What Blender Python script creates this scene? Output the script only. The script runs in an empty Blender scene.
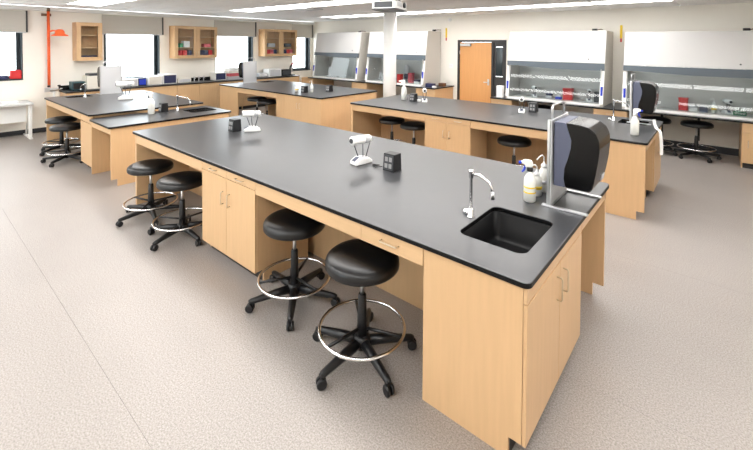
import bpy, bmesh, math, random
from mathutils import Vector, Matrix
random.seed(7)
PI = math.pi
SC = bpy.context.scene
COL = SC.collection

# ------------------------------------------------------------------ camera
F_PX, CX, CY = 405.0, 376.5, 52.6
PITCH, ROLL, YAW = 0.0227, 0.0061, 0.7017
CAM = Vector((0.6485, -1.8773, 2.030))
cd = bpy.data.cameras.new('camera'); cam = bpy.data.objects.new('camera', cd); COL.objects.link(cam)
cd.sensor_fit = 'HORIZONTAL'; cd.sensor_width = 36.0
cd.lens = F_PX / 753.0 * 36.0
cd.shift_x = 0.0; cd.shift_y = -(225.0 - CY) / 753.0
cd.clip_start = 0.05; cd.clip_end = 200
fwd = Vector((-math.sin(YAW)*math.cos(PITCH), math.cos(YAW)*math.cos(PITCH), -math.sin(PITCH)))
rgt = Vector((math.cos(YAW), math.sin(YAW), 0)); upv = rgt.cross(fwd)
r2 = math.cos(ROLL)*rgt + math.sin(ROLL)*upv; u2 = -math.sin(ROLL)*rgt + math.cos(ROLL)*upv
m = Matrix((r2, u2, -fwd)).transposed().to_4x4(); m.translation = CAM
cam.matrix_world = m
SC.camera = cam

# ------------------------------------------------------------------ world, exposure
LAMP = 10.5          # radiance of the ceiling luminaires
SKY = 7.0
w = bpy.data.worlds.new('sky'); SC.world = w; w.use_nodes = True
bg = w.node_tree.nodes['Background']
bg.inputs['Color'].default_value = (0.92, 0.965, 1.0, 1); bg.inputs['Strength'].default_value = SKY
SC.view_settings.view_transform = 'Standard'
SC.view_settings.look = 'None'
SC.view_settings.gamma = 1.0
SC.view_settings.use_curve_mapping = False
SC.view_settings.exposure = 0.22
SC.cycles.use_denoising = True
SC.cycles.max_bounces = 8
SC.cycles.diffuse_bounces = 5
SC.cycles.sample_clamp_indirect = 6.0
SC.cycles.caustics_reflective = False
SC.cycles.caustics_refractive = False

# ------------------------------------------------------------------ materials
def srgb(r, g, b):
    f = lambda c: (c/255/12.92) if c/255 <= .04045 else ((c/255+.055)/1.055)**2.4
    return (f(r), f(g), f(b), 1)
def mat(name, col, rough=.5, metal=0.0, noise=None, emit=0, spec=.5, bump=None, coat=0):
    mt = bpy.data.materials.new(name); mt.use_nodes = True
    nt = mt.node_tree; p = nt.nodes['Principled BSDF']
    p.inputs['Base Color'].default_value = col; p.inputs['Roughness'].default_value = rough
    p.inputs['Metallic'].default_value = metal; p.inputs['Specular IOR Level'].default_value = spec
    p.inputs['Coat Weight'].default_value = coat
    if emit:
        p.inputs['Emission Color'].default_value = col; p.inputs['Emission Strength'].default_value = emit
    if noise:
        scale, amt, stretch = noise
        tc = nt.nodes.new('ShaderNodeTexCoord'); mp = nt.nodes.new('ShaderNodeMapping'); mp.inputs['Scale'].default_value = stretch
        nz = nt.nodes.new('ShaderNodeTexNoise'); nz.inputs['Scale'].default_value = scale; nz.inputs['Detail'].default_value = 4
        rp = nt.nodes.new('ShaderNodeValToRGB')
        a = tuple(c*(1-amt) for c in col[:3])+(1,); b = tuple(min(1, c*(1+amt)) for c in col[:3])+(1,)
        rp.color_ramp.elements[0].position = .3; rp.color_ramp.elements[1].position = .7
        rp.color_ramp.elements[0].color = a; rp.color_ramp.elements[1].color = b
        nt.links.new(tc.outputs['Object'], mp.inputs[0]); nt.links.new(mp.outputs[0], nz.inputs['Vector'])
        nt.links.new(nz.outputs['Fac'], rp.inputs[0]); nt.links.new(rp.outputs[0], p.inputs['Base Color'])
        if bump:
            bn = nt.nodes.new('ShaderNodeBump'); bn.inputs['Strength'].default_value = bump; bn.inputs['Distance'].default_value = .002
            nt.links.new(nz.outputs['Fac'], bn.inputs['Height']); nt.links.new(bn.outputs[0], p.inputs['Normal'])
    return mt
def glass(name, tint=(1, 1, 1, 1), rough=0.0, refl=.9):
    mt = bpy.data.materials.new(name); mt.use_nodes = True; nt = mt.node_tree
    for n in list(nt.nodes): nt.nodes.remove(n)
    out = nt.nodes.new('ShaderNodeOutputMaterial'); mx = nt.nodes.new('ShaderNodeMixShader')
    tr = nt.nodes.new('ShaderNodeBsdfTransparent'); tr.inputs[0].default_value = tint
    gl = nt.nodes.new('ShaderNodeBsdfGlossy'); gl.inputs['Roughness'].default_value = rough; gl.inputs['Color'].default_value = (refl, refl, refl, 1)
    fr = nt.nodes.new('ShaderNodeFresnel'); fr.inputs['IOR'].default_value = 1.5
    geo = nt.nodes.new('ShaderNodeNewGeometry'); inv = nt.nodes.new('ShaderNodeMath'); inv.operation = 'SUBTRACT'; inv.inputs[0].default_value = 1
    mu = nt.nodes.new('ShaderNodeMath'); mu.operation = 'MULTIPLY'
    nt.links.new(geo.outputs['Backfacing'], inv.inputs[1]); nt.links.new(inv.outputs[0], mu.inputs[0]); nt.links.new(fr.outputs[0], mu.inputs[1])
    nt.links.new(mu.outputs[0], mx.inputs[0]); nt.links.new(tr.outputs[0], mx.inputs[1]); nt.links.new(gl.outputs[0], mx.inputs[2])
    nt.links.new(mx.outputs[0], out.inputs[0])
    return mt
def floor_mat():
    mt = mat('floor_vinyl', srgb(196, 184, 174), .42)
    nt = mt.node_tree; p = nt.nodes['Principled BSDF']
    tc = nt.nodes.new('ShaderNodeTexCoord')
    n1 = nt.nodes.new('ShaderNodeTexNoise'); n1.inputs['Scale'].default_value = 110; n1.inputs['Detail'].default_value = 5; n1.inputs['Roughness'].default_value = .75
    n2 = nt.nodes.new('ShaderNodeTexNoise'); n2.inputs['Scale'].default_value = 3.0; n2.inputs['Detail'].default_value = 3
    mp = nt.nodes.new('ShaderNodeMapping'); mp.inputs['Scale'].default_value = (.5, 1, 1)
    r1 = nt.nodes.new('ShaderNodeValToRGB')
    e = r1.color_ramp.elements; e[0].position = .30; e[0].color = srgb(112, 105, 100); e[1].position = .66; e[1].color = srgb(182, 175, 170)
    r2_ = nt.nodes.new('ShaderNodeValToRGB')
    e = r2_.color_ramp.elements; e[0].position = .3; e[0].color = (.95, .95, .95, 1); e[1].position = .7; e[1].color = (1, 1, 1, 1)
    mm = nt.nodes.new('ShaderNodeMix'); mm.data_type = 'RGBA'; mm.blend_type = 'MULTIPLY'; mm.inputs['Factor'].default_value = 1
    L = nt.links.new
    L(tc.outputs['Object'], n1.inputs['Vector']); L(tc.outputs['Object'], mp.inputs[0]); L(mp.outputs[0], n2.inputs['Vector'])
    L(n1.outputs['Fac'], r1.inputs[0]); L(n2.outputs['Fac'], r2_.inputs[0])
    L(r1.outputs[0], mm.inputs[6]); L(r2_.outputs[0], mm.inputs[7]); L(mm.outputs[2], p.inputs['Base Color'])
    return mt
def wood(name, col, stretch):
    mt = mat(name, col, .38, noise=(5.0, .035, stretch), spec=.35)
    return mt
M = dict(
    floor=floor_mat(),
    wall=mat('wall_paint', srgb(243, 239, 230), .75, noise=(2, .015, (1, 1, 1))),
    ceil=mat('ceiling_tile', srgb(242, 241, 240), .85, noise=(120, .05, (1, 1, 1))),
    grid=mat('ceiling_grid', srgb(225, 223, 220), .5),
    white=mat('white_paint', srgb(240, 240, 238), .4),
    maple=wood('maple_vertical', srgb(210, 174, 132), (7, 7, .5)),
    mapleh=wood('maple_horizontal', srgb(211, 176, 135), (.6, .6, 8)),
    mapledark=wood('maple_inside', srgb(206, 165, 120), (7, 7, .5)),
    top=mat('epoxy_worktop', srgb(52, 53, 56), .34, noise=(9, .05, (1, 1, 1)), spec=1.0),
    epoxy=mat('epoxy_black', srgb(10, 10, 11), .45, spec=.2),
    toe=mat('toe_kick', srgb(42, 40, 40), .6),
    base=mat('rubber_base', srgb(40, 42, 46), .6),
    chrome=mat('chrome', (.90, .90, .91, 1), .16, 1),
    lightsteel=mat('satin_steel', (.74, .75, .77, 1), .45, .7),
    steel=mat('brushed_steel', (.66, .67, .68, 1), .3, 1),
    nickel=mat('satin_nickel', srgb(215, 200, 175), .3, .6),
    steelgrey=mat('stainless_liner', (.60, .585, .56, 1), .38, .45),
    gloss=mat('gloss_black', srgb(6, 6, 7), .2, spec=.3),
    black=mat('black_plastic', srgb(22, 22, 24), .38),
    vinyl=mat('black_vinyl', srgb(11, 11, 13), .36, noise=(180, .15, (1, 1, 1)), bump=.15),
    grey=mat('slate_plastic', srgb(82, 86, 106), .45),
    darkgrey=mat('dark_grey_plastic', srgb(60, 62, 66), .45),
    lightgrey=mat('light_grey_plastic', srgb(196, 197, 200), .45),
    plate=mat('grey_receptacle', srgb(150, 150, 150), .5),
    bottle=mat('bottle_plastic', srgb(232, 232, 226), .35),
    blue=mat('blue_plastic', srgb(30, 60, 190), .4),
    navy=mat('navy_plastic', srgb(34, 40, 78), .45),
    red=mat('red_plastic', srgb(206, 44, 46), .4),
    pink=mat('pink_plastic', srgb(205, 90, 100), .45),
    yellow=mat('yellow_print', srgb(240, 205, 40), .5),
    green=mat('green_plastic', srgb(30, 140, 90), .45),
    orange=mat('safety_orange', srgb(240, 100, 45), .4),
    rust=mat('bronze_valve', srgb(120, 90, 70), .4, .6),
    hood=mat('hood_enamel', srgb(206, 205, 204), .3),
    hoodside=mat('hood_side_enamel', srgb(198, 194, 187), .4),
    band=mat('hood_band_grey', srgb(84, 94, 102), .4),
    bronze=mat('dark_bronze_frame', srgb(44, 42, 42), .45),
    door=wood('door_oak', srgb(212, 156, 100), (6, 6, .4)),
    shade=mat('shade_fabric', srgb(196, 191, 182), .8, noise=(300, .05, (1, 1, 1))),
    jamb=mat('window_jamb_dark', srgb(30, 40, 46), .5),
    glass=glass('clear_glass', (.96, .98, .98, 1)),
    sash=glass('sash_glass', (.86, .89, .9, 1)),
    darkglass=mat('dark_glass', srgb(40, 48, 50), .1),
    hoodlamp=mat('hood_tube', (1.0, .98, .95, 1), .5, emit=5.0),
    lamp=mat('lamp_diffuser', (1.0, .985, .965, 1), .5, emit=LAMP),
    paper=mat('white_paper', srgb(240, 240, 240), .8),
    cream=mat('cream_enamel', srgb(226, 222, 212), .4),
    teal=mat('teal_plastic', srgb(40, 76, 84), .4),
    tabletop=mat('grey_laminate', srgb(196, 196, 194), .5),
)

# ------------------------------------------------------------------ mesh helpers
class MB:
    def __init__(s): s.bm = bmesh.new()
    def box(s, x0, x1, y0, y1, z0, z1, bev=0.0, seg=2):
        r = bmesh.ops.create_cube(s.bm, size=1)
        vs = r['verts']
        for v in vs:
            v.co = Vector(((x0+x1)/2 + v.co.x*(x1-x0), (y0+y1)/2 + v.co.y*(y1-y0), (z0+z1)/2 + v.co.z*(z1-z0)))
        if bev:
            es = list({e for v in vs for e in v.link_edges})
            bmesh.ops.bevel(s.bm, geom=es, offset=bev, segments=seg, affect='EDGES', profile=.5)
        return s
    def tube(s, pts, r, n=10, cap=True):
        pts = [Vector(p) for p in pts]
        rs = r if isinstance(r, (list, tuple)) else [r]*len(pts)
        rings = []; prev = None
        for i, p in enumerate(pts):
            t = (pts[min(i+1, len(pts)-1)] - pts[max(i-1, 0)]).normalized()
            if prev is None:
                a = Vector((0, 0, 1)) if abs(t.z) < .9 else Vector((1, 0, 0))
                u = t.cross(a).normalized()
            else:
                u = (prev - t*prev.dot(t)).normalized()
            prev = u; v = t.cross(u)
            rings.append([s.bm.verts.new(p + (u*math.cos(2*PI*k/n) + v*math.sin(2*PI*k/n))*rs[i]) for k in range(n)])
        for a, b in zip(rings, rings[1:]):
            for k in range(n):
                f = s.bm.faces.new((a[k], a[(k+1) % n], b[(k+1) % n], b[k])); f.smooth = n > 6
        if cap:
            s.bm.faces.new(rings[0][::-1]); s.bm.faces.new(rings[-1])
        return s
    def lathe(s, prof, c=(0, 0, 0), n=24, close=True):
        rings = []
        for (r, z) in prof:
            if r < 1e-6: rings.append([s.bm.verts.new((c[0], c[1], c[2]+z))])
            else: rings.append([s.bm.verts.new((c[0]+r*math.cos(2*PI*k/n), c[1]+r*math.sin(2*PI*k/n), c[2]+z)) for k in range(n)])
        for a, b in zip(rings, rings[1:]):
            for k in range(n):
                k2 = (k+1) % n
                if len(a) == 1 and len(b) == 1: continue
                if len(a) == 1: f = s.bm.faces.new((a[0], b[k2], b[k]))
                elif len(b) == 1: f = s.bm.faces.new((a[k], a[k2], b[0]))
                else: f = s.bm.faces.new((a[k], a[k2], b[k2], b[k]))
                f.smooth = True
        if close:
            if len(rings[0]) > 1: s.bm.faces.new(rings[0][::-1])
            if len(rings[-1]) > 1: s.bm.faces.new(rings[-1])
        return s
    def prism(s, poly, axis, a, b, bev=0.0, smooth=False):
        # poly: 2D points; axis 'x': (y,z), 'y': (x,z), 'z': (x,y)
        def P(p, t):
            return {'x': (t, p[0], p[1]), 'y': (p[0], t, p[1]), 'z': (p[0], p[1], t)}[axis]
        A = [s.bm.verts.new(P(p, a)) for p in poly]; B = [s.bm.verts.new(P(p, b)) for p in poly]
        fs = [s.bm.faces.new(A), s.bm.faces.new(B[::-1])]
        for i in range(len(poly)):
            j = (i+1) % len(poly)
            f = s.bm.faces.new((A[j], A[i], B[i], B[j])); f.smooth = smooth; fs.append(f)
        if bev:
            es = list({e for v in A+B for e in v.link_edges})
            bmesh.ops.bevel(s.bm, geom=es, offset=bev, segments=2, affect='EDGES', profile=.5)
        return s
    def torus(s, c, R, r, n=40, k=8):
        pts = []
        rings = []
        for i in range(n):
            a = 2*PI*i/n
            rings.append([s.bm.verts.new((c[0]+(R+r*math.cos(2*PI*j/k))*math.cos(a), c[1]+(R+r*math.cos(2*PI*j/k))*math.sin(a), c[2]+r*math.sin(2*PI*j/k))) for j in range(k)])
        for i in range(n):
            a, b = rings[i], rings[(i+1) % n]
            for j in range(k):
                f = s.bm.faces.new((a[j], a[(j+1) % k], b[(j+1) % k], b[j])); f.smooth = True
        return s
    def mesh(s, name):
        bmesh.ops.recalc_face_normals(s.bm, faces=s.bm.faces)
        me = bpy.data.meshes.new(name); s.bm.to_mesh(me); s.bm.free(); return me

def rrect(x0, x1, y0, y1, r, n=5):
    pts = []
    for cx, cy, a0 in ((x1-r, y1-r, 0), (x0+r, y1-r, PI/2), (x0+r, y0+r, PI), (x1-r, y0+r, 1.5*PI)):
        for k in range(n+1):
            a = a0 + PI/2*k/n; pts.append((cx+r*math.cos(a), cy+r*math.sin(a)))
    return pts

def tag(o, label, cat, group=None, kind=None):
    o['label'] = label; o['category'] = cat
    if group: o['group'] = group
    if kind: o['kind'] = kind
    return o
def thing(name, label, cat, loc=(0, 0, 0), rz=0, group=None):
    o = bpy.data.objects.new(name, None); COL.objects.link(o)
    o.empty_display_size = .1; o.location = loc; o.rotation_euler = (0, 0, rz)
    return tag(o, label, cat, group)
def part(name, mb, mt, parent=None, label=None):
    me = mb.mesh(name); me.materials.append(M[mt])
    o = bpy.data.objects.new(name, me); COL.objects.link(o)
    if parent is not None: o.parent = parent
    if label: o['label'] = label
    return o
def solo(name, mb, mt, label, cat, group=None, loc=(0, 0, 0), rz=0):
    o = part(name, mb, mt); o.location = loc; o.rotation_euler = (0, 0, rz); return tag(o, label, cat, group)
def struct(name, mb, mt, parent=None):
    o = part(name, mb, mt, parent)
    if parent is None: o['kind'] = 'structure'
    return o
def structroot(name, loc=(0, 0, 0)):
    o = bpy.data.objects.new(name, None); COL.objects.link(o); o.location = loc; o['kind'] = 'structure'; return o
def copy_tree(o, parent=None):
    c = o.copy(); COL.objects.link(c); c.parent = parent
    for ch in [q for q in bpy.data.objects if q.parent == o]: copy_tree(ch, c)
    return c

# ------------------------------------------------------------------ the room
WX, HY, CZ = -10.90, 8.08, 2.81      # window wall, hood wall, ceiling
X1, Y0 = 3.4, -4.6
# floor: slab and welded vinyl sheets
fl = struct('floor', MB().box(WX-.3, X1+.2, Y0-.2, HY+.2, -.12, -.006), 'floor')
y = .746 - 1.83*3
while y < HY:
    a, b = max(y+.0008, Y0), min(y+1.83-.0008, HY)
    if b > a: struct('vinyl_sheet', MB().box(WX, X1, a, b, -.0055, 0), 'floor', fl)
    y += 1.83
# window wall with openings
WIN = [(-1.47, -.12, 1.19), (1.40, 2.70, 1.03), (4.28, 5.58, 1.03), (7.17, 7.98, 1.03)]
wm = MB(); ZT = 2.62
edges = [Y0] + [v for a in WIN for v in a[:2]] + [HY+.2]
for i in range(0, len(edges), 2): wm.box(WX-.24, WX, edges[i], edges[i+1], 0, CZ)
for a, b, s in WIN:
    wm.box(WX-.24, WX, a, b, 0, s); wm.box(WX-.24, WX, a, b, ZT, CZ)
struct('wall_left', wm, 'wall')
struct('wall_back', MB().box(WX, -4.84, HY, HY+.2, 0, CZ).box(-4.84, -3.46, HY, HY+.2, 2.14, CZ).box(-3.46, X1, HY, HY+.2, 0, CZ), 'wall')
struct('wall_right', MB().box(X1, X1+.2, Y0, HY+.2, 0, CZ), 'wall')
FW = [(-9.2, -6.9), (-3.9, -1.6)]; fm = MB()
fe = [WX-.24] + [q for a in FW for q in a] + [X1+.2]
for i in range(0, len(fe), 2): fm.box(fe[i], fe[i+1], Y0-.2, Y0, 0, CZ)
for a, b in FW: fm.box(a, b, Y0-.2, Y0, 0, .95); fm.box(a, b, Y0-.2, Y0, 2.5, CZ)
struct('wall_front', fm, 'wall')
for i, (a, b) in enumerate(FW):
    win = structroot('window_%d' % (i+5)); t = .06
    struct('window_frame', MB().box(a+.001, a+t, Y0-.15, Y0-.08, .951, 2.499).box(b-t, b-.001, Y0-.15, Y0-.08, .951, 2.499).box(a+t, b-t, Y0-.15, Y0-.08, .951, .951+t).box(a+t, b-t, Y0-.15, Y0-.08, 2.499-t, 2.499), 'jamb', win)
    struct('pane', MB().box(a+t, b-t, Y0-.118, Y0-.112, .951+t, 2.499-t), 'glass', win)
struct('baseboard_left', MB().box(WX, WX+.012, Y0, .42, 0, .1), 'base')
struct('baseboard_back', MB().box(-3.0, X1, HY-.012, HY, 0, .13), 'base')
struct('trim_1', MB().box(WX, WX+.16, Y0, HY-.01, CZ-.10, CZ-.012), 'white')
# ceiling: deck, tees, tiles, luminaires
ce = struct('ceiling', MB().box(WX-.24, X1+.2, Y0-.2, HY+.2, CZ+.02, CZ+.15), 'grid')
tile_meshes = {}
def tile(x0, x1, y0, y1):
    k = (round(x1-x0, 3), round(y1-y0, 3))
    if k not in tile_meshes:
        o = struct('ceiling_tile', MB().box(-k[0]/2, k[0]/2, -k[1]/2, k[1]/2, 0, .02), 'ceil', ce); tile_meshes[k] = o.data
    else:
        o = bpy.data.objects.new('ceiling_tile', tile_meshes[k]); COL.objects.link(o); o.parent = ce
    o.location = ((x0+x1)/2, (y0+y1)/2, CZ-.004)
ROWS = [-2.55, .35, 3.25, 6.15]; LW = .60
XL = [-10.75+1.2*k for k in range(12)] + [X1]
yl = []
for r in ROWS:
    for k in range(4):
        yl.append((r+LW+.575*k, min(r+LW+.575*(k+1), HY)))
yl = [q for q in yl if q[1]-q[0] > .05] + [(-2.55-.575*(k+1), -2.55-.575*k) for k in range(3)]
for a, b in yl:
    for i in range(len(XL)-1): tile(XL[i]+.008, XL[i+1]-.008, a+.008, b-.008)
def lit(r, k):
    x = XL[k]
    if r == 3: return 2 <= k <= 8
    if r == 2: return 2 <= k <= 10
    return 1 <= k <= 10
lum = None; ORD = 'first second third fourth fifth sixth seventh eighth ninth tenth'.split()
rowname = {0: 'row behind the camera', 1: 'row over the nearest bench', 2: 'row over the middle aisle', 3: 'row along the hood wall'}
for r, yy in enumerate(ROWS):
    for k in range(len(XL)-1):
        if not lit(r, k):
            tile(XL[k]+.008, XL[k+1]-.008, yy+.008, yy+LW-.008); continue
        lab = 'fluorescent ceiling light, %s from the windows in the %s' % (ORD[sum(lit(r, j) for j in range(k+1))-1], rowname[r])
        if lum is None:
            lum = thing('ceiling_light', lab, 'light', (0, 0, 0))
            fr = MB()
            for q in ((0, 1.2, 0, .012), (0, 1.2, LW-.012, LW), (0, .025, .012, LW-.012), (1.175, 1.2, .012, LW-.012)): fr.box(*q, -.012, .016)
            part('frame', fr, 'white', lum)
            part('diffuser', MB().box(.026, 1.174, .013, LW-.013, -.004, .012), 'lamp', lum, 'glowing white diffuser')
            o = lum
        else: o = copy_tree(lum)
        o.location = (XL[k], yy, CZ-.004); tag(o, lab, 'light', 'ceiling lights of the ' + rowname[r])

def portal(cx_, cy_, cz_, w_, h_, rot):
    ld = bpy.data.lights.new('window_daylight', 'AREA'); ld.shape = 'RECTANGLE'; ld.size = w_; ld.size_y = h_; ld.cycles.is_portal = True
    o = bpy.data.objects.new('window_daylight', ld); COL.objects.link(o); o.location = (cx_, cy_, cz_); o.rotation_euler = rot
for a, b, s_ in WIN: portal(WX-.23, (a+b)/2, (s_+ZT)/2, ZT-s_, b-a, (0, -PI/2, 0))
for a, b in FW: portal((a+b)/2, Y0-.19, 1.725, b-a, 1.55, (PI/2, 0, 0))
# vent in the ceiling
v = thing('ceiling_vent', 'square grey air diffuser set in the ceiling tiles', 'vent', (-6.45, 4.05, CZ-.03))
for i, s in enumerate((.28, .2, .12)):
    part('vent_ring', MB().prism(rrect(-s, s, -s, s, .01), 'z', -.004-.006*i, .022-.006*i), 'lightgrey', v)

# windows
for i, (a, b, s) in enumerate(WIN):
    win = structroot('window_%d' % (i+1), (0, 0, 0))
    f = MB(); fx0, fx1 = WX-.20, WX-.13; t = .09
    f.box(fx0, fx1, a+.001, a+t, s+.001, ZT-.001); f.box(fx0, fx1, b-t, b-.001, s+.001, ZT-.001)
    f.box(fx0, fx1, a+t, b-t, s+.001, s+t); f.box(fx0, fx1, a+t, b-t, ZT-t, ZT-.001)
    struct('window_frame', f, 'jamb', win)
    struct('jamb_lining', MB().box(WX-.129, WX-.002, b-.02, b-.001, s+.03, ZT-.001).box(WX-.129, WX-.002, a+.001, a+.02, s+.03, ZT-.001), 'jamb', win)
    struct('pane', MB().box(WX-.172, WX-.166, a+t, b-t, s+t, ZT-t), 'glass', win)
    struct('window_sill', MB().box(WX-.129, WX+.03, a+.002, b-.002, s+.001, s+.028, .004), 'jamb' if i == 0 else 'epoxy', win)
    nm = ['leftmost window', 'window right of the shower', 'window between the double wall cabinets', 'corner window'][i]
    sh = thing('roller_shade', 'grey roller shade part way down the ' + nm, 'shade', (WX+.04, (a+b)/2, 2.225), 0, 'roller shades on the window wall')
    hw = (b-a)/2 + .05; hw = min(hw, HY-.03-(a+b)/2)
    part('shade_cloth', MB().box(-.004, .004, -hw, hw, .012, .47), 'shade', sh)
    part('hem_bar', MB().box(-.009, .009, -hw, hw, -.012, .012, .004), 'lightgrey', sh)
    part('side_channel', MB().box(-.03, .02, hw+.002, hw+.03, -.0, .47), 'bronze' if i == 0 else 'darkgrey', sh)

# door in the hood wall
d = structroot('door_1', (-4.84, HY, 0))
f = MB(); f.box(.002, .06, -.012, .1, 0, 2.138).box(1.32, 1.378, -.012, .1, 0, 2.138).box(.06, 1.32, -.012, .1, 2.08, 2.138).box(.985, 1.04, -.012, .1, 0, 2.08)
struct('door_frame', f, 'bronze', d)
lf = struct('door_leaf', MB().box(.065, .98, .01, .055, .008, 2.075, .003), 'door', d)
struct('sidelight_panel', MB().box(1.042, 1.318, .03, .05, 0, .62), 'bronze', d)
struct('sidelight_glass', MB().box(1.09, 1.27, .034, .044, 1.2, 1.95), 'darkglass', d)
struct('sidelight_stile', MB().box(1.042, 1.088, .02, .06, .62, 2.08).box(1.272, 1.318, .02, .06, .62, 2.08).box(1.088, 1.272, .02, .06, .62, 1.19).box(1.088, 1.272, .02, .06, 1.96, 2.08), 'bronze', d)
struct('door_closer', MB().box(.1, .40, -.06, .009, 1.97, 2.04, .008).box(.25, .52, -.05, -.035, 2.045, 2.06), 'lightgrey', d)
struct('door_handle', MB().tube([(.90, .012, 1.03), (.90, -.045, 1.03)], .014).tube([(.90, -.045, 1.03), (.79, -.05, 1.03)], .011).box(.875, .925, .003, .0095, .95, 1.11), 'steel', d)
struct('hinge', MB().box(.055, .07, -.005, .012, 1.75, 1.85).box(.055, .07, -.005, .012, .25, .35), 'steel', d)

# column
c = thing('column', 'round white column rising behind the right rear bench', 'column', (-5.38, 5.75, 0))
part('shaft', MB().lathe([(.155, 0), (.155, CZ-.01)], n=32), 'white', c)
part('base_ring', MB().lathe([(.158, 0), (.166, 0), (.166, .1), (.158, .1), (.158, 0)], n=32, close=False), 'base', c)

# ------------------------------------------------------------------ casework
H, TT = .914, .028       # bench top height, slab thickness
def handle(parent, x, z0, z1, y=-.02, horiz=False):
    r = .0045; o = .028
    if horiz: pts = [(z0, y, x), (z0, y-o*.8, x), (z0+.008, y-o, x), (z1-.008, y-o, x), (z1, y-o*.8, x), (z1, y, x)]
    else: pts = [(x, y, z0), (x, y-o*.8, z0), (x, y-o, z0+.008), (x, y-o, z1-.008), (x, y-o*.8, z1), (x, y, z1)]
    return part('handle', MB().tube(pts, r, 8), 'nickel', parent, 'satin metal wire pull')
def cabinet(label, loc, rz, w, d, h, doors=(), drawers=(), rail=None, toe=.105, group=None, side_floor=True, name='base_cabinet', hz=None):
    """front faces local -y; doors: (x0,x1,z0,z1,handle_x); drawers: (x0,x1,z0,z1)"""
    t = thing(name, label, 'cabinet', loc, rz, group)
    pf = .020
    prof = [(pf, h), (d, h), (d, 0), (pf+.065, 0), (pf+.065, toe), (pf, toe)] if side_floor else [(pf, h), (d, h), (d, toe), (pf, toe)]
    part('side_panel', MB().prism(prof, 'x', 0, .019), 'maple', t)
    part('side_panel', MB().prism(prof, 'x', w-.019, w), 'maple', t)
    part('carcass', MB().box(.0195, w-.0195, d-.015, d, toe, h-.001).box(.0195, w-.0195, pf+.001, d-.016, toe, toe+.018).box(.0195, w-.0195, pf+.001, pf+.02, toe+.02, h-.001), 'mapledark', t)
    part('toe_kick', MB().box(.0195, w-.0195, pf+.064, pf+.078, 0, toe-.001), 'toe', t)
    if rail: part('rail', MB().box(.002, w-.002, .001, pf-.001, rail[0], rail[1], .0015), 'mapleh', t)
    for (x0, x1, z0, z1, hx) in doors:
        o = part('door', MB().box(x0+.0015, x1-.0015, 0, pf-.001, z0, z1-.003, .0015), 'maple', t)
        if hx is not None: handle(o, hx, *(hz or (z1-.24, z1-.13)), y=0)
    for (x0, x1, z0, z1) in drawers:
        o = part('drawer', MB().box(x0+.0015, x1-.0015, 0, pf-.001, z0+.002, z1, .0015), 'mapleh', t)
        xm = (x0+x1)/2; handle(o, (z0+z1)/2, xm-.055, xm+.055, y=0, horiz=True)
    return t
def worktop(name, label, x0, x1, y0, y1, z=H, hole=None, r=.035, group=None):
    mb = MB(); bm = mb.bm
    out = rrect(x0, x1, y0, y1, r)
    if hole is None:
        mb.prism(out, 'z', z-TT, z)
    else:
        inn = rrect(*hole, .055)
        lo = [[bm.verts.new((p[0], p[1], zz)) for p in L] for zz in (z-TT, z) for L in (out, inn)]
        ob, ib, ot, it = lo; n = len(out)
        for i in range(n):
            j = (i+1) % n
            bm.faces.new((ot[i], ot[j], it[j], it[i])); bm.faces.new((ob[j], ob[i], ib[i], ib[j]))
            bm.faces.new((ob[i], ob[j], ot[j], ot[i])); bm.faces.new((ib[j], ib[i], it[i], it[j]))
    for f in bm.faces:
        f.normal_update()
        f.material_index = 1 if abs(f.normal.z) < .5 else 0
    es = [e for e in bm.edges if len(e.link_faces) == 2 and e.calc_face_angle(0) > 1.2 and min(v.co.z for v in e.verts) > z-.001]
    bmesh.ops.bevel(bm, geom=es, offset=.004, segments=2, affect='EDGES', profile=.5)
    o = solo(name, mb, 'top', label, 'worktop', group); o.data.materials.append(M['epoxy']); return o
def sink(label, x0, x1, y0, y1, z, depth=.22):
    t = thing('sink', label, 'sink', ((x0+x1)/2, (y0+y1)/2, z-depth))
    hx, hy = (x1-x0)/2+.002, (y1-y0)/2+.002
    mb = MB(); bm = mb.bm
    rings = []
    for (s, zz) in ((.010, depth-TT-.009), (.004, depth-TT-.009), (0, depth-TT-.010), (-.012, .03), (-.03, .008), (-.06, .004)):
        rings.append([bm.verts.new((p[0], p[1], zz)) for p in rrect(-hx-s, hx+s, -hy-s, hy+s, max(.02, .055+s))])
    n = len(rings[0])
    for a, b in zip(rings, rings[1:]):
        for i in range(n):
            f = bm.faces.new((a[i], a[(i+1) % n], b[(i+1) % n], b[i])); f.smooth = True
    bm.faces.new(rings[-1])
    mod = part('basin', mb, 'epoxy', t).modifiers.new('shell', 'SOLIDIFY'); mod.thickness = .006; mod.offset = 1
    part('drain', MB().lathe([(.0, .006), (.038, .006), (.042, .009), (.03, .0095), (.0, .007)], n=20, close=False), 'steel', t)
    return t
def faucet(label, x, y, z, dx, dy, h=.30, reach=.2, knob=True):
    t = thing('faucet', label, 'faucet', (x, y, z), math.atan2(dy, dx))
    part('flange', MB().lathe([(.026, 0), (.026, .006), (.018, .012), (.018, .05), (.013, .055), (.0, .055)], n=20), 'chrome', t)
    part('riser', MB().lathe([(.0095, .05), (.0095, h-.04), (.015, h-.035), (.015, h+.0), (.017, h+.002), (.017, h+.016), (.0, h+.018)], n=16), 'chrome', t)
    z1 = h-.012
    part('spout', MB().tube([(.012, 0, z1), (.05, 0, z1+.004), (reach*.6, 0, z1-.012), (reach*.85, 0, z1-.035), (reach*.95, 0, z1-.06), (reach, 0, z1-.10)], [.010, .010, .009, .0085, .008, .008], 10), 'chrome', t)
    part('aerator', MB().tube([(reach, 0, z1-.09), (reach+.002, 0, z1-.135)], .0115, 12), 'steel', t)
    if knob:
        k = part('valve', MB().lathe([(.022, 0), (.022, .022), (.012, .03), (.0, .03)], (-.045, .035, 0), 16), 'chrome', t)
    return t

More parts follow.
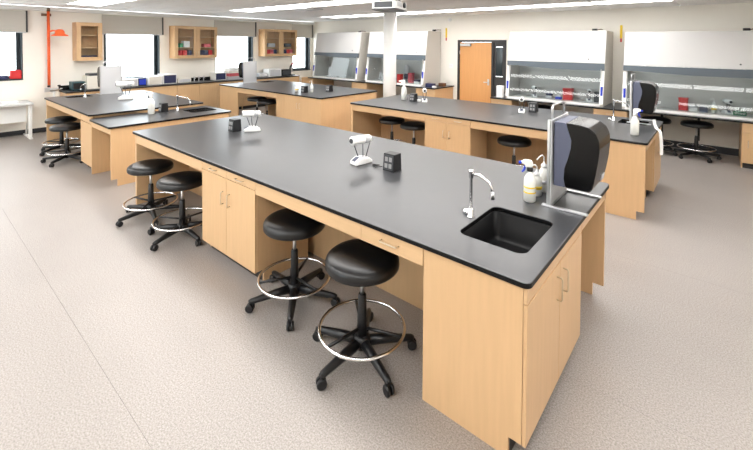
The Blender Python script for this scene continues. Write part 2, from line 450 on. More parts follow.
# ---- nearest bench
L_, W_ = 4.94, 1.814
BG = 'base cabinets of the benches'
worktop('bench_worktop', 'long black worktop of the nearest bench, with the sink at its near corner', -L_, 0, 0, W_, hole=(-.515, -.115, .25, .775))
sink('black rectangular sink set in the near corner of the nearest bench', -.515, -.115, .25, .775, H)
faucet('tall chrome faucet beside the sink on the nearest bench', -.555, .50, H, .96, .1, .29, .14)
cabinet('maple sink cabinet with two doors under the near corner of the nearest bench', (-.02, .03, 0), PI/2, 1.0, .585, H-TT-.001,
        doors=[(.002, .525, .1, .79, .47), (.525, .998, .1, .79, .585)], rail=(.793, H-TT-.004), name='sink_cabinet', hz=(.595, .725))
cabinet('maple cabinet with two drawers and two doors in the nearest bench', (-3.18, .025, 0), 0, .91, .57, H-TT-.001,
        doors=[(.002, .455, .1, .80, .40), (.455, .908, .1, .80, .51)], drawers=[(.002, .455, .80, H-TT-.004), (.455, .908, .80, H-TT-.004)], group=BG)
FRAME = {}
def frame(key, label, loc):
    FRAME[key] = thing('lab_bench', label, 'bench', loc)
def shift(mb, f):
    bmesh.ops.translate(mb.bm, verts=mb.bm.verts, vec=-Vector(f.location)); return mb
frame('near', 'maple rails and panels carrying the worktop of the nearest bench', (-L_/2, W_/2, 0))
frame('right', 'maple rails and panels carrying the worktop of the right rear bench', (-2.3, 4.4, 0))
frame('left', 'maple rails and panels carrying the two-level left rear bench', (-7.5, .9, 0))
frame('mid', 'maple rails and panels carrying the middle rear bench', (-7.5, 4.5, 0))
def apron(key, x0, x1, y, drawer=None, h=H, drop=.115):
    f = FRAME[key]; z0, z1 = h-TT-drop, h-TT-.002
    def board(a, b): part('apron_rail', shift(MB().box(a+.001, b-.001, y, y+.019, z0, z1, .001), f), 'mapleh', f)
    if drawer:
        board(x0, drawer[0])
        if x1-drawer[1] > .02: board(drawer[1], x1)
        o = part('drawer', shift(MB().box(drawer[0]+.001, drawer[1]-.001, y, y+.019, z0, z1-.002, .001), f), 'mapleh', f)
        xm = (drawer[0]+drawer[1])/2 - f.location.x
        handle(o, (z0+z1)/2, xm-.065, xm+.065, y=y-f.location.y, horiz=True)
    else: board(x0, x1)
apron('near', -4.855, -3.181, .025)
apron('near', -2.269, -.606, .025, (-1.08, -.607))
def panel(name, key, x0, x1, y0, y1, z0=0, z1=H-TT-.001, mt='maple'):
    return part(name, shift(MB().box(x0, x1, y0, y1, z0, z1, .001), FRAME[key]), mt, FRAME[key])
panel('end_panel', 'near', -4.90, -4.857, .025, W_-.03)
part('support_panel', shift(MB().prism([(-.61, 0), (-.10, 0), (-.10, .1), (-.02, .1), (-.02, H-TT-.001), (-.61, H-TT-.001)], 'y', W_-.075, W_-.053), FRAME['near']), 'maple', FRAME['near'])
panel('knee_panel', 'near', -.606, -.588, 1.035, W_-.077, .0, H-TT-.001)
panel('end_rail', 'near', -.04, -.02, 1.032, W_-.054, .80)

panel('modesty_panel', 'near', -4.855, -.612, .68, .70, .0, .80)
panel('modesty_panel', 'near', -4.855, -.612, W_-.075, W_-.057)
# ---- right rear bench
RX0, RX1, RY0, RY1 = -4.65, .05, 3.61, 5.36
worktop('bench_worktop', 'long black worktop of the right rear bench, in front of the hoods', RX0, RX1, RY0, RY1, hole=(-.45, -.10, 4.80, 5.20))
sink('black rectangular sink in the right rear bench', -.45, -.10, 4.80, 5.20, H)
faucet('chrome faucet beside the sink on the right rear bench', -.52, 4.93, H, .9, .3, .30, .2)
apron('right', RX0+.065, -2.976, RY0+.025)
apron('right', -2.164, -.561, RY0+.025, (-1.05, -.563))
cabinet('maple cabinet with two drawers and two doors in the right rear bench', (-2.975, RY0+.025, 0), 0, .81, .57, H-TT-.001,
        doors=[(.002, .405, .1, .80, .35), (.405, .808, .1, .80, .46)], drawers=[(.002, .405, .80, H-TT-.004), (.405, .808, .80, H-TT-.004)], group=BG)
panel('end_panel', 'right', RX0+.02, RX0+.063, RY0+.025, RY1-.03)
part('support_panel', shift(MB().prism([(-.56, 0), (-.05, 0), (-.05, .1), (.03, .1), (.03, H-TT-.001), (-.56, H-TT-.001)], 'y', RY0+.025, RY0+.045), FRAME['right']), 'maple', FRAME['right'])
cabinet('maple sink cabinet with two doors at the end of the right rear bench', (.03, 4.52, 0), PI/2, .80, .585, H-TT-.001,
        doors=[(.002, .4, .1, .79, .36), (.4, .798, .1, .79, .44)], rail=(.793, H-TT-.004), name='sink_cabinet')
panel('end_rail', 'right', .01, .03, RY0+.047, 4.518, .80)
panel('knee_panel', 'right', -.555, -.537, RY0+.047, 4.518)

panel('modesty_panel', 'right', RX0+.065, -.565, RY0+.86, RY0+.88, 0, .80)
# ---- left rear bench (two levels)
LX0, LXM, LX1, LZ = -9.58, -6.66, -5.75, .85
worktop('bench_worktop', 'higher black worktop of the left rear bench with a far sink', LX0, LXM, -.01, 1.80, hole=(-9.46, -9.12, .28, .72))
worktop('bench_worktop', 'lower black worktop with a sink at the near end of the left rear bench', LXM+.002, LX1, -.01, 1.84, LZ, hole=(-6.45, -6.05, 1.30, 1.74))
sink('black sink at the window end of the left rear bench', -9.46, -9.12, .28, .72, H)
sink('black sink in the lower end of the left rear bench', -6.45, -6.05, 1.30, 1.74, LZ, .16)
faucet('chrome faucet at the far sink of the left rear bench', -9.08, .55, H, -.9, -.1, .26, .2, False)
faucet('chrome faucet on the lower end of the left rear bench', -6.45, 1.22, LZ, .4, .85, .25, .2, False)
panel('end_panel', 'left', LX0+.02, LX0+.063, .02, 1.77)
apron('left', LX0+.065, -7.22, .02)
cabinet('narrow maple cabinet under the step in the left rear bench', (-7.218, .02, 0), 0, .545, .57, H-TT-.12,
        doors=[(.002, .543, .1, H-TT-.125, None)])
panel('filler_panel', 'left', -7.218, LXM-.012, .022, .042, H-TT-.117)
panel('step_panel', 'left', LXM-.01, LXM+.018, .02, 1.77, 0, LZ-TT-.001)
apron('left', LXM+.02, LX1-.052, .02, None, LZ, .09)
part('support_panel', shift(MB().prism([(.02, .1), (.10, .1), (.10, 0), (1.80, 0), (1.80, LZ-TT-.001), (.02, LZ-TT-.001)], 'x', LX1-.05, LX1-.03), FRAME['left']), 'maple', FRAME['left'])
panel('knee_panel', 'left', LXM+.02, LX1-.052, .42, .44, 0, LZ-TT-.001)

panel('modesty_panel', 'left', LX0+.065, LXM-.014, .80, .82, 0, .80)
# ---- middle rear bench
BX0, BX1, BY0, BY1 = -9.55, -5.50, 3.65, 5.46
worktop('bench_worktop', 'black worktop of the middle rear bench by the corner', BX0, BX1, BY0, BY1, hole=(-9.44, -9.10, 4.75, 5.15))
sink('black sink at the window end of the middle rear bench', -9.44, -9.10, 4.75, 5.15, H)
panel('end_panel', 'mid', BX0+.02, BX0+.9, BY0+.025, BY0+.06)
apron('mid', BX0+.902, -7.03, BY0+.025)
cabinet('maple cabinet with two doors in the middle rear bench', (-7.028, BY0+.025, 0), 0, 1.488, .57, H-TT-.001,
        doors=[(.002, .30, .1, .884, None), (.30, .80, .1, .884, .755), (.80, 1.30, .1, .884, .845), (1.30, 1.486, .1, .884, None)], hz=(.62, .73))
panel('end_panel', 'mid', BX1-.038, BX1-.02, BY0+.025, BY1-.03)

panel('modesty_panel', 'mid', BX0+.902, BX1-.04, BY0+.86, BY0+.88, 0, .80)
# ---- counter along the window wall
CF, CTOP = -10.35, .914
worktop('wall_worktop', 'black worktop of the counter under the windows', WX+.002, CF+.025, .50, 7.05, CTOP, r=.01)
solo('backsplash', MB().box(WX+.001, WX+.02, .51, 7.05, CTOP+.001, CTOP+.10, .002), 'epoxy', 'low black backsplash behind the counter under the windows', 'backsplash')
cabs = [(.52, 1.57), (1.57, 2.92), (2.92, 3.52), (3.52, 4.05), (4.05, 4.90), (4.90, 5.75), (5.75, 6.60), (6.60, 7.04)]
cl = ['first maple counter cabinet from the safety shower', 'wide maple counter cabinet in front of the second window', 'maple counter cabinet below the left edge of the middle wall cabinet',
      'maple counter cabinet below the right door of the middle wall cabinet', 'maple counter cabinet behind the middle rear bench corner', 'maple counter cabinet under the third window',
      'maple counter cabinet below the corner wall cabinet', 'last narrow maple counter cabinet before the corner']
for (a, b), lb in zip(cabs, cl):
    w_ = b-a-.002
    dr = [(.002, w_/2, .1, .883, None), (w_/2, w_-.002, .1, .883, None)] if w_ > .95 else [(.002, w_-.002, .1, .883, None)]
    cabinet(lb, (CF, a+.001, 0), PI/2, w_, .545, CTOP-TT-.001, doors=dr, group='counter cabinets under the windows', name='counter_cabinet')

# ---- glazed wall cabinets
def wall_cab(label, y0, y1, z0, z1, nd):
    t = thing('wall_cabinet', label, 'cabinet', (WX+.345, y0, z0), PI/2, 'glazed wall cabinets on the window wall')
    w_, h, d_ = y1-y0, z1-z0, .343
    part('side_panel', MB().box(0, .02, .021, d_, 0, h), 'mapledark', t); part('side_panel', MB().box(w_-.02, w_, .021, d_, 0, h), 'mapledark', t)
    part('top_panel', MB().box(.021, w_-.021, .021, d_, h-.02, h), 'mapleh', t); part('bottom_panel', MB().box(.021, w_-.021, .021, d_, 0, .02), 'mapleh', t)
    part('back_panel', MB().box(.021, w_-.021, d_-.012, d_-.001, .021, h-.021), 'mapledark', t)
    for k in (1, 2): part('shelf', MB().box(.022, w_-.022, .05, d_-.014, h*k/3-.009, h*k/3+.009), 'mapleh', t)
    for i in range(nd):
        a, b = w_*i/nd+.002, w_*(i+1)/nd-.002; s = .085
        o = part('door', MB().box(a, a+s, 0, .019, .002, h-.002, .001).box(b-s, b, 0, .019, .002, h-.002, .001).box(a+s, b-s, 0, .019, .002, s, .001).box(a+s, b-s, 0, .019, h-s, h-.002, .001), 'maple', t)
        part('pane', MB().box(a+s, b-s, .008, .012, s, h-s), 'glass', o)
        hx = b-.03 if i == 0 else a+.03
        handle(o, hx, .08, .18, 0)
    return t
WC = [(.765, 1.275, 1), (2.95, 4.165, 2), (5.78, 7.10, 2)]
for (a, b, n_), lb in zip(WC, ['single glass-door maple wall cabinet beside the safety shower', 'double glass-door maple wall cabinet between the second and third windows', 'double glass-door maple wall cabinet nearest the corner']):
    wall_cab(lb, a, b, 1.585, 2.475, n_)
def bx(name, label, cat, x, y, z, sx, sy, sz, mt, group=None, rz=0, bev=.004):
    return solo(name, MB().box(-sx/2, sx/2, -sy/2, sy/2, 0, sz, min(bev, sx*.2, sy*.2, sz*.2)), mt, label, cat, group, (x, y, z), rz)
SH = [1.585+.021, 1.585+.89/3+.01, 1.585+.89*2/3+.01]
xs = WX+.18
k = 0
for ci, (a, b, n_) in enumerate(WC):
    if n_ == 1:
        bx('storage_tray', 'dark tray on the bottom shelf of the single wall cabinet', 'tray', xs, (a+b)/2, SH[0], .2, .33, .1, 'navy'); continue
    cn = ['', 'middle', 'corner'][ci]
    hw = (b-a)/2
    for di in range(2):
        yc = a + hw*(di+.5)
        for j in range(3):
            mt = [('red', 'navy', 'navy'), ('navy', 'red', 'red')][(di+j) % 2][j] if ci == 1 else ('red', 'pink', 'navy')[(j+2*di) % 3]
            bx('specimen_box', '%s box, %s of three at the bottom behind the %s door, %s wall cabinet' % (mt, ('left', 'middle', 'right')[j], ('left', 'right')[di], cn),
               'box', xs, yc+(j-1)*.13, SH[0], .2, .115, .20, mt, 'boxes in the wall cabinets')
        if ci == 1 and di == 0:
            bx('carton', 'white carton on the middle shelf of the middle wall cabinet', 'box', xs, yc+.06, SH[1], .18, .16, .17, 'paper'); bx('carton', 'green carton beside the white one in the middle wall cabinet', 'box', xs, yc-.09, SH[1], .18, .10, .11, 'green')
        elif ci == 1: bx('carton', 'red carton on the middle shelf behind the right door of the middle wall cabinet', 'box', xs, yc+.05, SH[1], .18, .2, .10, 'pink')
        else: bx('carton', 'grey carton on the middle shelf behind the %s door of the corner wall cabinet' % ('left', 'right')[di], 'box', xs, yc, SH[1], .18, .26, .12, 'lightgrey' if di == 0 else 'darkgrey')

# ------------------------------------------------------------------ hoods and hood-wall casework
def hood(label, x0, x1, zb, zt):
    yb, yf0, yf1 = HY-.03, 7.17, 7.40     # rear, front at bottom, front at top
    t = thing('fume_hood', label, 'hood', ((x0+x1)/2, yf0, zb), 0, 'white cabinets with glass sashes along the rear wall')
    W = (x1-x0)/2; D = yb-yf0; Ht = zt-zb; tp = yf1-yf0
    slope = lambda z: tp*z/Ht
    prof = [(0, 0), (D, 0), (D, Ht), (tp, Ht)]
    part('side_panel', MB().prism(prof, 'x', -W, -W+.05, .004), 'hoodside', t)
    part('side_panel', MB().prism(prof, 'x', W-.05, W, .004), 'hoodside', t)
    zs = Ht*.565                        # underside of the upper cowl
    zb2 = zs-.12
    W2 = W-.051
    part('cowl', MB().prism([(slope(zs)-.012, zs), (D-.01, zs), (D-.01, Ht-.002), (tp-.012, Ht-.002)], 'x', -W2, W2, .006), 'hood', t)
    part('cowl_face', MB().prism([(slope(zs)-.026, zs+.002), (slope(zs)-.0135, zs+.002), (tp-.0135, Ht+.004), (tp-.026, Ht+.004)], 'x', -W, W, .003), 'hood', t)
    # grey band with a slightly bowed lower edge
    mb = MB(); bm = mb.bm; n = 20; rows = []
    for i in range(n+1):
        u = -1+2*i/n; dz = -.045*(1-math.cos(PI*min(1, i/n*1.6)))/2
        yy = slope(zb2)-.028
        rows.append([bm.verts.new((u*W, yy-.004, zs-.001)), bm.verts.new((u*W, yy-.012, zb2+dz+.02)), bm.verts.new((u*W, yy+.006, zb2+dz+.02)), bm.verts.new((u*W, yy+.016, zs-.001))])
    for a, b in zip(rows, rows[1:]):
        for q in range(4): bm.faces.new((a[q], a[(q+1) % 4], b[(q+1) % 4], b[q]))
    bm.faces.new(rows[0]); bm.faces.new(rows[-1][::-1])
    part('sash_band', mb, 'band', t)
    part('sash', MB().prism([(slope(.06)+.012, .06), (slope(.06)+.018, .06), (slope(zb2)+.018, zb2), (slope(zb2)+.012, zb2)], 'x', -W2+.01, W2-.01), 'sash', t, 'clear sloping glass sash')
    part('liner', MB().box(-W2, W2, D-.2, D-.18, .03, zs-.002).box(-W2, -W2+.012, .05, D-.201, .03, zs-.12).box(W2-.012, W2, .05, D-.201, .03, zs-.12), 'steelgrey', t, 'brushed steel liner')
    part('work_surface', MB().box(-W2, W2, .02, D-.18, .0, .028), 'steelgrey', t)
    part('sill', MB().box(-W2, W2, -.03, .018, -.0, .045, .006), 'white', t)
    for s in (-1, 1):
        part('jamb', MB().prism([(-.016, .05), (-.002, .05), (slope(zb2)-.002, zb2), (slope(zb2)-.016, zb2)], 'x', s*(W-.035)-.035, s*(W-.035)+.035), 'white', t)
        part('jamb_pad', MB().box(s*(W-.035)-.018, s*(W-.035)+.018, slope(.22)-.026, slope(.4)-.016, .22, .4, .004), 'blue', t, 'blue pad')
    part('lamp_tube', MB().tube([(-W2+.15, D*.55, zs-.03), (W2-.15, D*.55, zs-.03)], .013, 10), 'hoodlamp', t, 'lit fluorescent tube')
    part('dial', MB().tube([(W2-.25, slope(zs+.1)-.02, zs+.08), (W2-.25, slope(zs+.1)-.045, zs+.08)], .014, 12), 'darkgrey', t)
    return t
HB = [(-9.82, -7.78, .878, 2.37), (-7.44, -5.36, .878, 2.37), (-3.09, -1.09, .79, 2.315), (-.765, 1.235, .79, 2.28)]
for (a, b, c_, e), lb in zip(HB, ['white hood with a glass sash nearest the corner', 'white hood with a glass sash behind the column', 'white hood with a glass sash just right of the door', 'white hood with a glass sash at the right edge']):
    hood(lb, a, b, c_, e)
# worktops under the hoods
zl, zr = .878-.001, .79-.001
worktop('wall_worktop', 'black worktop under the two hoods left of the door', -9.95, -4.93, 7.06, HY-.002, zl, r=.01)
worktop('wall_worktop', 'black worktop under the two hoods right of the door', -3.42, 2.2, 7.06, HY-.002, zr, r=.01)
cabinet('maple base cabinet between the two left hoods', (-7.93, 7.09, 0), 0, .62, .95, zl-TT-.001, doors=[(.002, .618, .1, .84, None)])
cabinet('maple base cabinet left of the door', (-5.55, 7.09, 0), 0, .60, .95, zl-TT-.001, doors=[(.002, .598, .1, .66, None)], drawers=[(.002, .598, .66, .845)])
cabinet('maple base cabinet in the corner by the leftmost hood', (-10.3, 7.09, 0), 0, .6, .95, zl-TT-.001, doors=[(.002, .598, .1, .84, None)])
cabinet('maple base cabinet between the door and the third hood', (-3.41, 7.09, 0), 0, .50, .95, zr-TT-.001, doors=[(.002, .498, .1, .60, None)], drawers=[(.002, .498, .6, zr-TT-.004)])
cabinet('maple base cabinet between the two right hoods', (-1.25, 7.09, 0), 0, .58, .95, zr-TT-.001, doors=[(.002, .578, .1, .60, None)], drawers=[(.002, .578, .6, zr-TT-.004)])
cabinet('maple base cabinet with a drawer at the right edge', (.965, 7.09, 0), 0, .60, .95, zr-TT-.001, doors=[(.002, .598, .1, .60, .08)], drawers=[(.002, .598, .6, zr-TT-.004)])
for x, lb in ((-.2, 'left'), (.38, 'right')):
    t = thing('worktop_bracket', 'black steel bracket holding the worktop under the right edge hood, %s of two' % lb, 'bracket', (x, HY-.02, 0), 0, 'black worktop brackets')
    part('upright', MB().box(-.02, .02, -.035, .006, .2, zr-TT-.003), 'black', t); part('arm', MB().box(-.015, .015, -.6, -.036, zr-TT-.05, zr-TT-.003), 'black', t)

# ------------------------------------------------------------------ stools
def make_stool():
    t = thing('lab_stool', 'x', 'stool')
    R = .24
    prof = [(0, .568), (R-.03, .568), (R-.010, .572), (R-.001, .582), (R, .597), (R-.001, .614), (R-.008, .630), (R-.028, .645), (R-.07, .655), (R*.4, .661), (0, .662)]
    part('seat', MB().lathe(prof, n=40), 'vinyl', t, 'round padded black vinyl seat')
    part('seat_plate', MB().box(-.09, .09, -.09, .09, .550, .569, .003), 'black', t)
    part('lift', MB().lathe([(.014, .36), (.014, .551)], n=16), 'steel', t, 'slim steel gas lift')
    part('column', MB().lathe([(.034, .12), (.031, .25), (.030, .26), (.027, .39), (.02, .40)], n=20), 'black', t)
    part('hub', MB().lathe([(.028, .055), (.05, .065), (.055, .10), (.05, .13), (.032, .14)], n=20), 'black', t)
    ring = part('foot_ring', MB().torus((0, 0, .185), .275, .0105), 'chrome', t, 'chrome foot ring')
    for k in range(3):
        a = PI/2 + 2*PI*k/3
        c_, s_ = math.cos(a), math.sin(a)
        part('spoke', MB().tube([(.03*c_, .03*s_, .185), (  .268*c_, .268*s_, .185)], .010, 8), 'black', ring)
    for k in range(5):
        a = 2*PI*k/5; c_, s_ = math.cos(a), math.sin(a)
        q = lambda r, z: (r*c_, r*s_, z)
        leg = part('base_leg', MB().tube([q(.04, .098), q(.15, .092), q(.285, .078), q(.33, .074), q(.348, .072)], [.032, .029, .023, .021, .014], 8), 'black', t)
        cb = MB(); nrm = Vector((-s_, c_, 0))
        cc = Vector(q(.338, .031)); off = random.uniform(-.6, .6)
        ax = Vector((-math.sin(a+off), math.cos(a+off), 0))
        for sgn in (-1, 1):
            cb.tube([cc+ax*.006*sgn, cc+ax*.012*sgn, cc+ax*.022*sgn, cc+ax*.026*sgn], [.030, .0308, .0308, .024], 16)
        cb.tube([cc, cc+Vector((0, 0, .045))], .008, 8)
        part('caster', cb, 'black', leg)
    return t
stool = make_stool(); first = True
ST = [(-1.085, .045, .90, 1.035, 'black round lab stool with chrome ring nearest the sink end of the nearest bench', 0),
      (-1.872, .12, .50, 1.02, 'black round lab stool just right of the cabinet in the nearest bench', 0),
      (-3.62, .03, .02, .955, 'black round lab stool just left of the cabinet in the nearest bench', 0),
      (-4.38, .01, -.22, .95, 'black round lab stool at the window end of the nearest bench', 0),
      (-7.76, -.04, .4, .96, 'black lab stool next to the narrow cabinet of the left rear bench', 1),
      (-8.60, .06, .1, .96, 'black lab stool at the window end of the left rear bench', 1),
      (-8.25, 3.98, .2, 0, 'left of the two black stools under the middle rear bench', 1),
      (-7.62, 3.84, .7, 0, 'right of the two black stools under the middle rear bench', 1),
      (-3.95, 4.02, .2, 0, 'leftmost black stool under the right rear bench', 1),
      (-3.36, 3.88, .6, 0, 'black stool just left of the cabinet in the right rear bench', 1),
      (-1.62, 3.95, .1, 0, 'black stool right of the cabinet in the right rear bench', 1),
      (.37, 7.42, .3, 0, 'black stool under the hood at the right edge', 1),
      (-.24, 7.42, .9, 0, 'black stool half hidden behind the towel dispenser under the right hood', 1),
      (-2.38, 7.45, .3, 0, 'black stool in the dark space under the hood right of the door', 1)]
for x, yy, rz, z, lb, far in ST:
    o = stool if first else copy_tree(stool); first = False
    o.location = (x, yy, 0); o.rotation_euler.z = rz; tag(o, lb, 'stool', 'black lab stools'); o.scale.z = z or 1.0

# ------------------------------------------------------------------ paper towel dispensers on stands
def make_stand():
    t = thing('towel_stand', 'x', 'stand')
    for yy in (0, .40): part('foot', MB().box(-.06, .23, yy-.016, yy+.016, 0, .012, .003), 'steel', t)
    part('cross_bar', MB().box(-.03, .0, .0165, .3835, .001, .011), 'steel', t)
    part('back_plate', MB().box(-.012, -.004, 0, .40, .0125, .60, .002), 'lightsteel', t)
    part('post', MB().box(-.03, -.0125, -.008, .012, .0125, .60, .002), 'steel', t); part('post', MB().box(-.03, -.0125, .388, .408, .0125, .60, .002), 'steel', t)
    part('top_handle', MB().tube([(-.02, .06, .60), (-.02, .06, .67), (-.02, .08, .69), (-.02, .32, .69), (-.02, .34, .67), (-.02, .34, .60)], .008, 10), 'steel', t)
    return t
def make_dispenser():
    t = thing('towel_dispenser', 'x', 'dispenser')
    back = [(0, .0), (.075, 0), (.062, .06), (.066, .13), (.09, .20), (.115, .27), (.118, .33), (.095, .40), (.07, .44), (0, .44)]
    part('housing', MB().prism(back, 'y', 0, .34, .004), 'grey', t, 'slate grey rear housing')
    front = [(.077, 0), (.064, .06), (.068, .13), (.092, .20), (.117, .27), (.120, .33), (.097, .40), (.072, .44), (.16, .437), (.215, .425), (.255, .395), (.277, .345), (.282, .29), (.274, .20), (.258, .10), (.242, .02), (.225, 0)]
    part('cover', MB().prism(front, 'y', -.004, .344, .008), 'gloss', t, 'glossy curved black cover')
    part('logo_plate', MB().prism([(.246, .03), (.2525, .07), (.2575, .07), (.251, .03)], 'y', .22, .30), 'lightgrey', t)
    return t
stand = make_stand(); disp = make_dispenser()
DS = [(-.21, 1.005, H, 0, 'nearest bench'), (-.285, 4.90, H, 0, 'right rear bench'), (-9.30, 1.27, H, PI, 'left rear bench'), (-9.28, 4.62, H, PI, 'middle rear bench')]
for i, (x, yy, z, rz, lb) in enumerate(DS):
    s_, d_ = (stand, disp) if i == 0 else (copy_tree(stand), copy_tree(disp))
    s_.location = (x, yy, z); s_.rotation_euler.z = rz; tag(s_, 'brushed steel stand carrying the paper towel dispenser on the ' + lb, 'stand', 'steel towel stands')
    off = Vector((.003, .03, .145)); off.rotate(Matrix.Rotation(rz, 3, 'Z'))
    d_.location = Vector((x, yy, z))+off; d_.rotation_euler.z = rz
    tag(d_, 'black and slate paper towel dispenser on the ' + lb, 'dispenser', 'paper towel dispensers')
# strip of towel hanging from the rear one
mb = MB(); bm = mb.bm; pr = None
pts = [(.0, 1.05), (.012, .99), (.035, .94), (.075, .922), (.09, .90), (.092, .80), (.098, .70), (.094, .60)]
A = [[bm.verts.new((q[0], yy+.01*i*(q[1] < .9)*.3, q[1])) for i, q in enumerate(pts)] for yy in (0, .055)]
for i in range(len(pts)-1):
    bm.faces.new((A[0][i], A[0][i+1], A[1][i+1], A[1][i]))
o = solo('paper_towel', mb, 'paper', 'white paper towel strip hanging over the end of the right rear bench', 'towel', None, (.0, 4.52, 0), -.55)
o.modifiers.new('thick', 'SOLIDIFY').thickness = .002

# ------------------------------------------------------------------ bench-top fixtures
def make_instrument():
    t = thing('bench_instrument', 'x', 'instrument')
    part('foot', MB().prism([(-.09, 0), (.085, 0), (.088, .022), (.05, .05), (-.03, .058), (-.085, .03)], 'x', -.045, .045, .008), 'white', t)
    part('foot_badge', MB().prism([(-.088, .034), (-.04, .058), (-.04, .060), (-.089, .036)], 'x', -.02, .02), 'grey', t)
    for (a, b) in (((-.02, -.02, .055), (-.03, -.06, .17)), ((.02, .03, .05), (.035, .06, .17)), ((.02, .0, .055), (.03, -.01, .17))):
        part('rod', MB().tube([a, b], .004, 8), 'darkgrey', t)
    part('barrel', MB().tube([(0, -.105, .20), (0, -.10, .20), (0, .08, .195), (0, .095, .195)], [.028, .036, .034, .026], 20), 'white', t)
    part('lens', MB().tube([(0, -.1055, .20), (0, -.112, .20)], [.02, .02], 16), 'darkgrey', t)
    part('grip_band', MB().tube([(0, .02, .1965), (0, .065, .1955)], .0365, 20), 'lightgrey', t)
    return t
def make_outlet():
    t = thing('outlet_box', 'x', 'outlet')
    part('body', MB().prism([(-.06, 0), (.06, 0), (.05, .15), (-.045, .15)], 'x', -.06, .06, .004), 'black', t)
    pl = part('face_plate', MB().prism([(-.0625, .012), (-.0605, .012), (-.0475, .14), (-.0495, .14)], 'x', -.05, .05), 'darkgrey', t)
    for sx in (-1, 1):
        for z in (.048, .104):
            y_ = -.0625 + (z-.012)/.128*.013
            part('receptacle', MB().box(sx*.022-.015, sx*.022+.015, y_-.004, y_+.001, z-.019, z+.019, .001), 'plate', pl)
    return t
ins = make_instrument(); out = make_outlet()
IN = [(-1.875, .90, H, -.15, 'white bench instrument with a barrel on thin rods, near the middle of the nearest bench'), (-3.83, 1.0, H, -.5, 'white bench instrument with a barrel at the far end of the nearest bench'),
      (-1.80, 4.72, H, .3, 'white bench instrument on the right rear bench, seen above the middle stools'), (-3.66, 4.66, H, .6, 'white bench instrument at the window end of the right rear bench'),
      (-8.15, .98, H, -.3, 'white bench instrument on the left rear bench'), (-2.57, 7.55, .79+.03, .6, 'white instrument inside the hood right of the door, at its left'),
      (.78, 7.6, .79+.03, .4, 'white instrument inside the right edge hood'), (-1.44, 7.6, .79+.03, .3, 'white instrument inside the hood right of the door, at its right')]
for i, (x, yy, z, rz, lb) in enumerate(IN):
    o = ins if i == 0 else copy_tree(ins); o.location = (x, yy, z); o.rotation_euler.z = rz; tag(o, lb, 'instrument', 'white bench instruments'); o.scale = (1.5,)*3 if 'left rear' in lb else (1.12,)*3
OU = [(-1.535, .93, H, 0, 'black four-socket outlet box near the middle of the nearest bench'), (-4.0, .86, H, 0, 'black four-socket outlet box at the far end of the nearest bench'),
      (-1.68, 4.92, H, 0, 'black outlet box on the right rear bench, seen above the middle stools'), (-3.86, 4.58, H, 0, 'black outlet box at the window end of the right rear bench'),
      (-6.52, 1.02, LZ, 0, 'black outlet box on the lower end of the left rear bench'), (-6.45, 4.02, H, 0, 'black outlet box near the front of the middle rear bench'),
      (-6.20, 4.55, H, 0, 'black outlet box near the aisle end of the middle rear bench')]
for i, (x, yy, z, rz, lb) in enumerate(OU):
    o = out if i == 0 else copy_tree(out); o.location = (x, yy, z); o.rotation_euler.z = rz; tag(o, lb, 'outlet', 'black outlet boxes on the benches')
cord = MB().tube([(-1.62, .90, H+.02), (-1.68, .87, H+.006), (-1.74, .90, H+.006), (-1.70, .95, H+.006), (-1.76, .93, H+.006), (-1.772, .94, H+.006)], .004, 8)
bmesh.ops.translate(cord.bm, verts=cord.bm.verts, vec=(1.535, -.93, -H)); part('cord', cord, 'black', out, 'thin black cord')

def spray(label, x, yy, z, rz, trig='blue', collar='black', lab=True, s=1.0):
    t = thing('spray_bottle', label, 'bottle', (x, yy, z), rz, 'bottles on the benches')
    part('bottle_body', MB().lathe([(q[0]*s, q[1]*s) for q in ((.03, 0), (.034, .004), (.034, .12), (.031, .14), (.018, .165), (.014, .175), (.014, .185))], n=24), 'bottle', t, 'translucent white bottle')
    part('collar', MB().lathe([(.017*s, .178*s), (.017*s, .2*s), (.01*s, .203*s)], n=16), collar, t)
    hd = part('spray_head', MB().prism([(-.03*s, .203*s), (.012*s, .203*s), (.016*s, .225*s), (.008*s, .243*s), (-.03*s, .246*s), (-.05*s, .236*s), (-.05*s, .222*s), (-.03*s, .22*s)], 'y', -.011*s, .011*s, .003*s), 'white', t)
    part('trigger', MB().prism([(-.032*s, .219*s), (-.02*s, .219*s), (-.03*s, .185*s), (-.045*s, .17*s), (-.048*s, .176*s), (-.038*s, .19*s)], 'y', -.006*s, .006*s), trig, hd)
    part('nozzle', MB().tube([(-.0505*s, 0, .229*s), (-.064*s, 0, .229*s)], .009*s, 12), trig, hd)
    if lab: 
        for z0 in (.052, .082): part('label_stripe', MB().lathe([(.0342*s, z0*s), (.0346*s, z0*s), (.0346*s, (z0+.008)*s), (.0342*s, (z0+.008)*s)], n=24, close=False), 'yellow', t)
    return t
spray('white spray bottle with black collar and blue trigger near the sink of the nearest bench', -.362, 1.02, H, .6, s=1.2)
def wash(label, x, yy, z, rz=0, h=1.0):
    t = thing('wash_bottle', label, 'bottle', (x, yy, z), rz, 'bottles on the benches'); t.scale = (1.12, 1.12, 1.15)
    part('bottle_body', MB().lathe([(.03, 0), (.034, .004), (.034, .11*h), (.03, .13*h), (.018, .145*h), (.016, .15*h)], n=24), 'bottle', t)
    part('cap', MB().lathe([(.019, .15*h), (.019, .168*h), (.006, .175*h), (.004, .19*h)], n=20), 'white', t)
    part('spout_tube', MB().tube([(0, 0, .175*h), (0, 0, .215*h), (-.012, 0, .228*h), (-.03, 0, .222*h), (-.055, 0, .20*h)], .0045, 8), 'white', t)
    lb = part('label_band', MB().lathe([(.0342, .05*h), (.0346, .05*h), (.0346, .075*h), (.0342, .075*h)], n=24, close=False), 'yellow' if h < 1 else 'lightgrey', t)
    return t
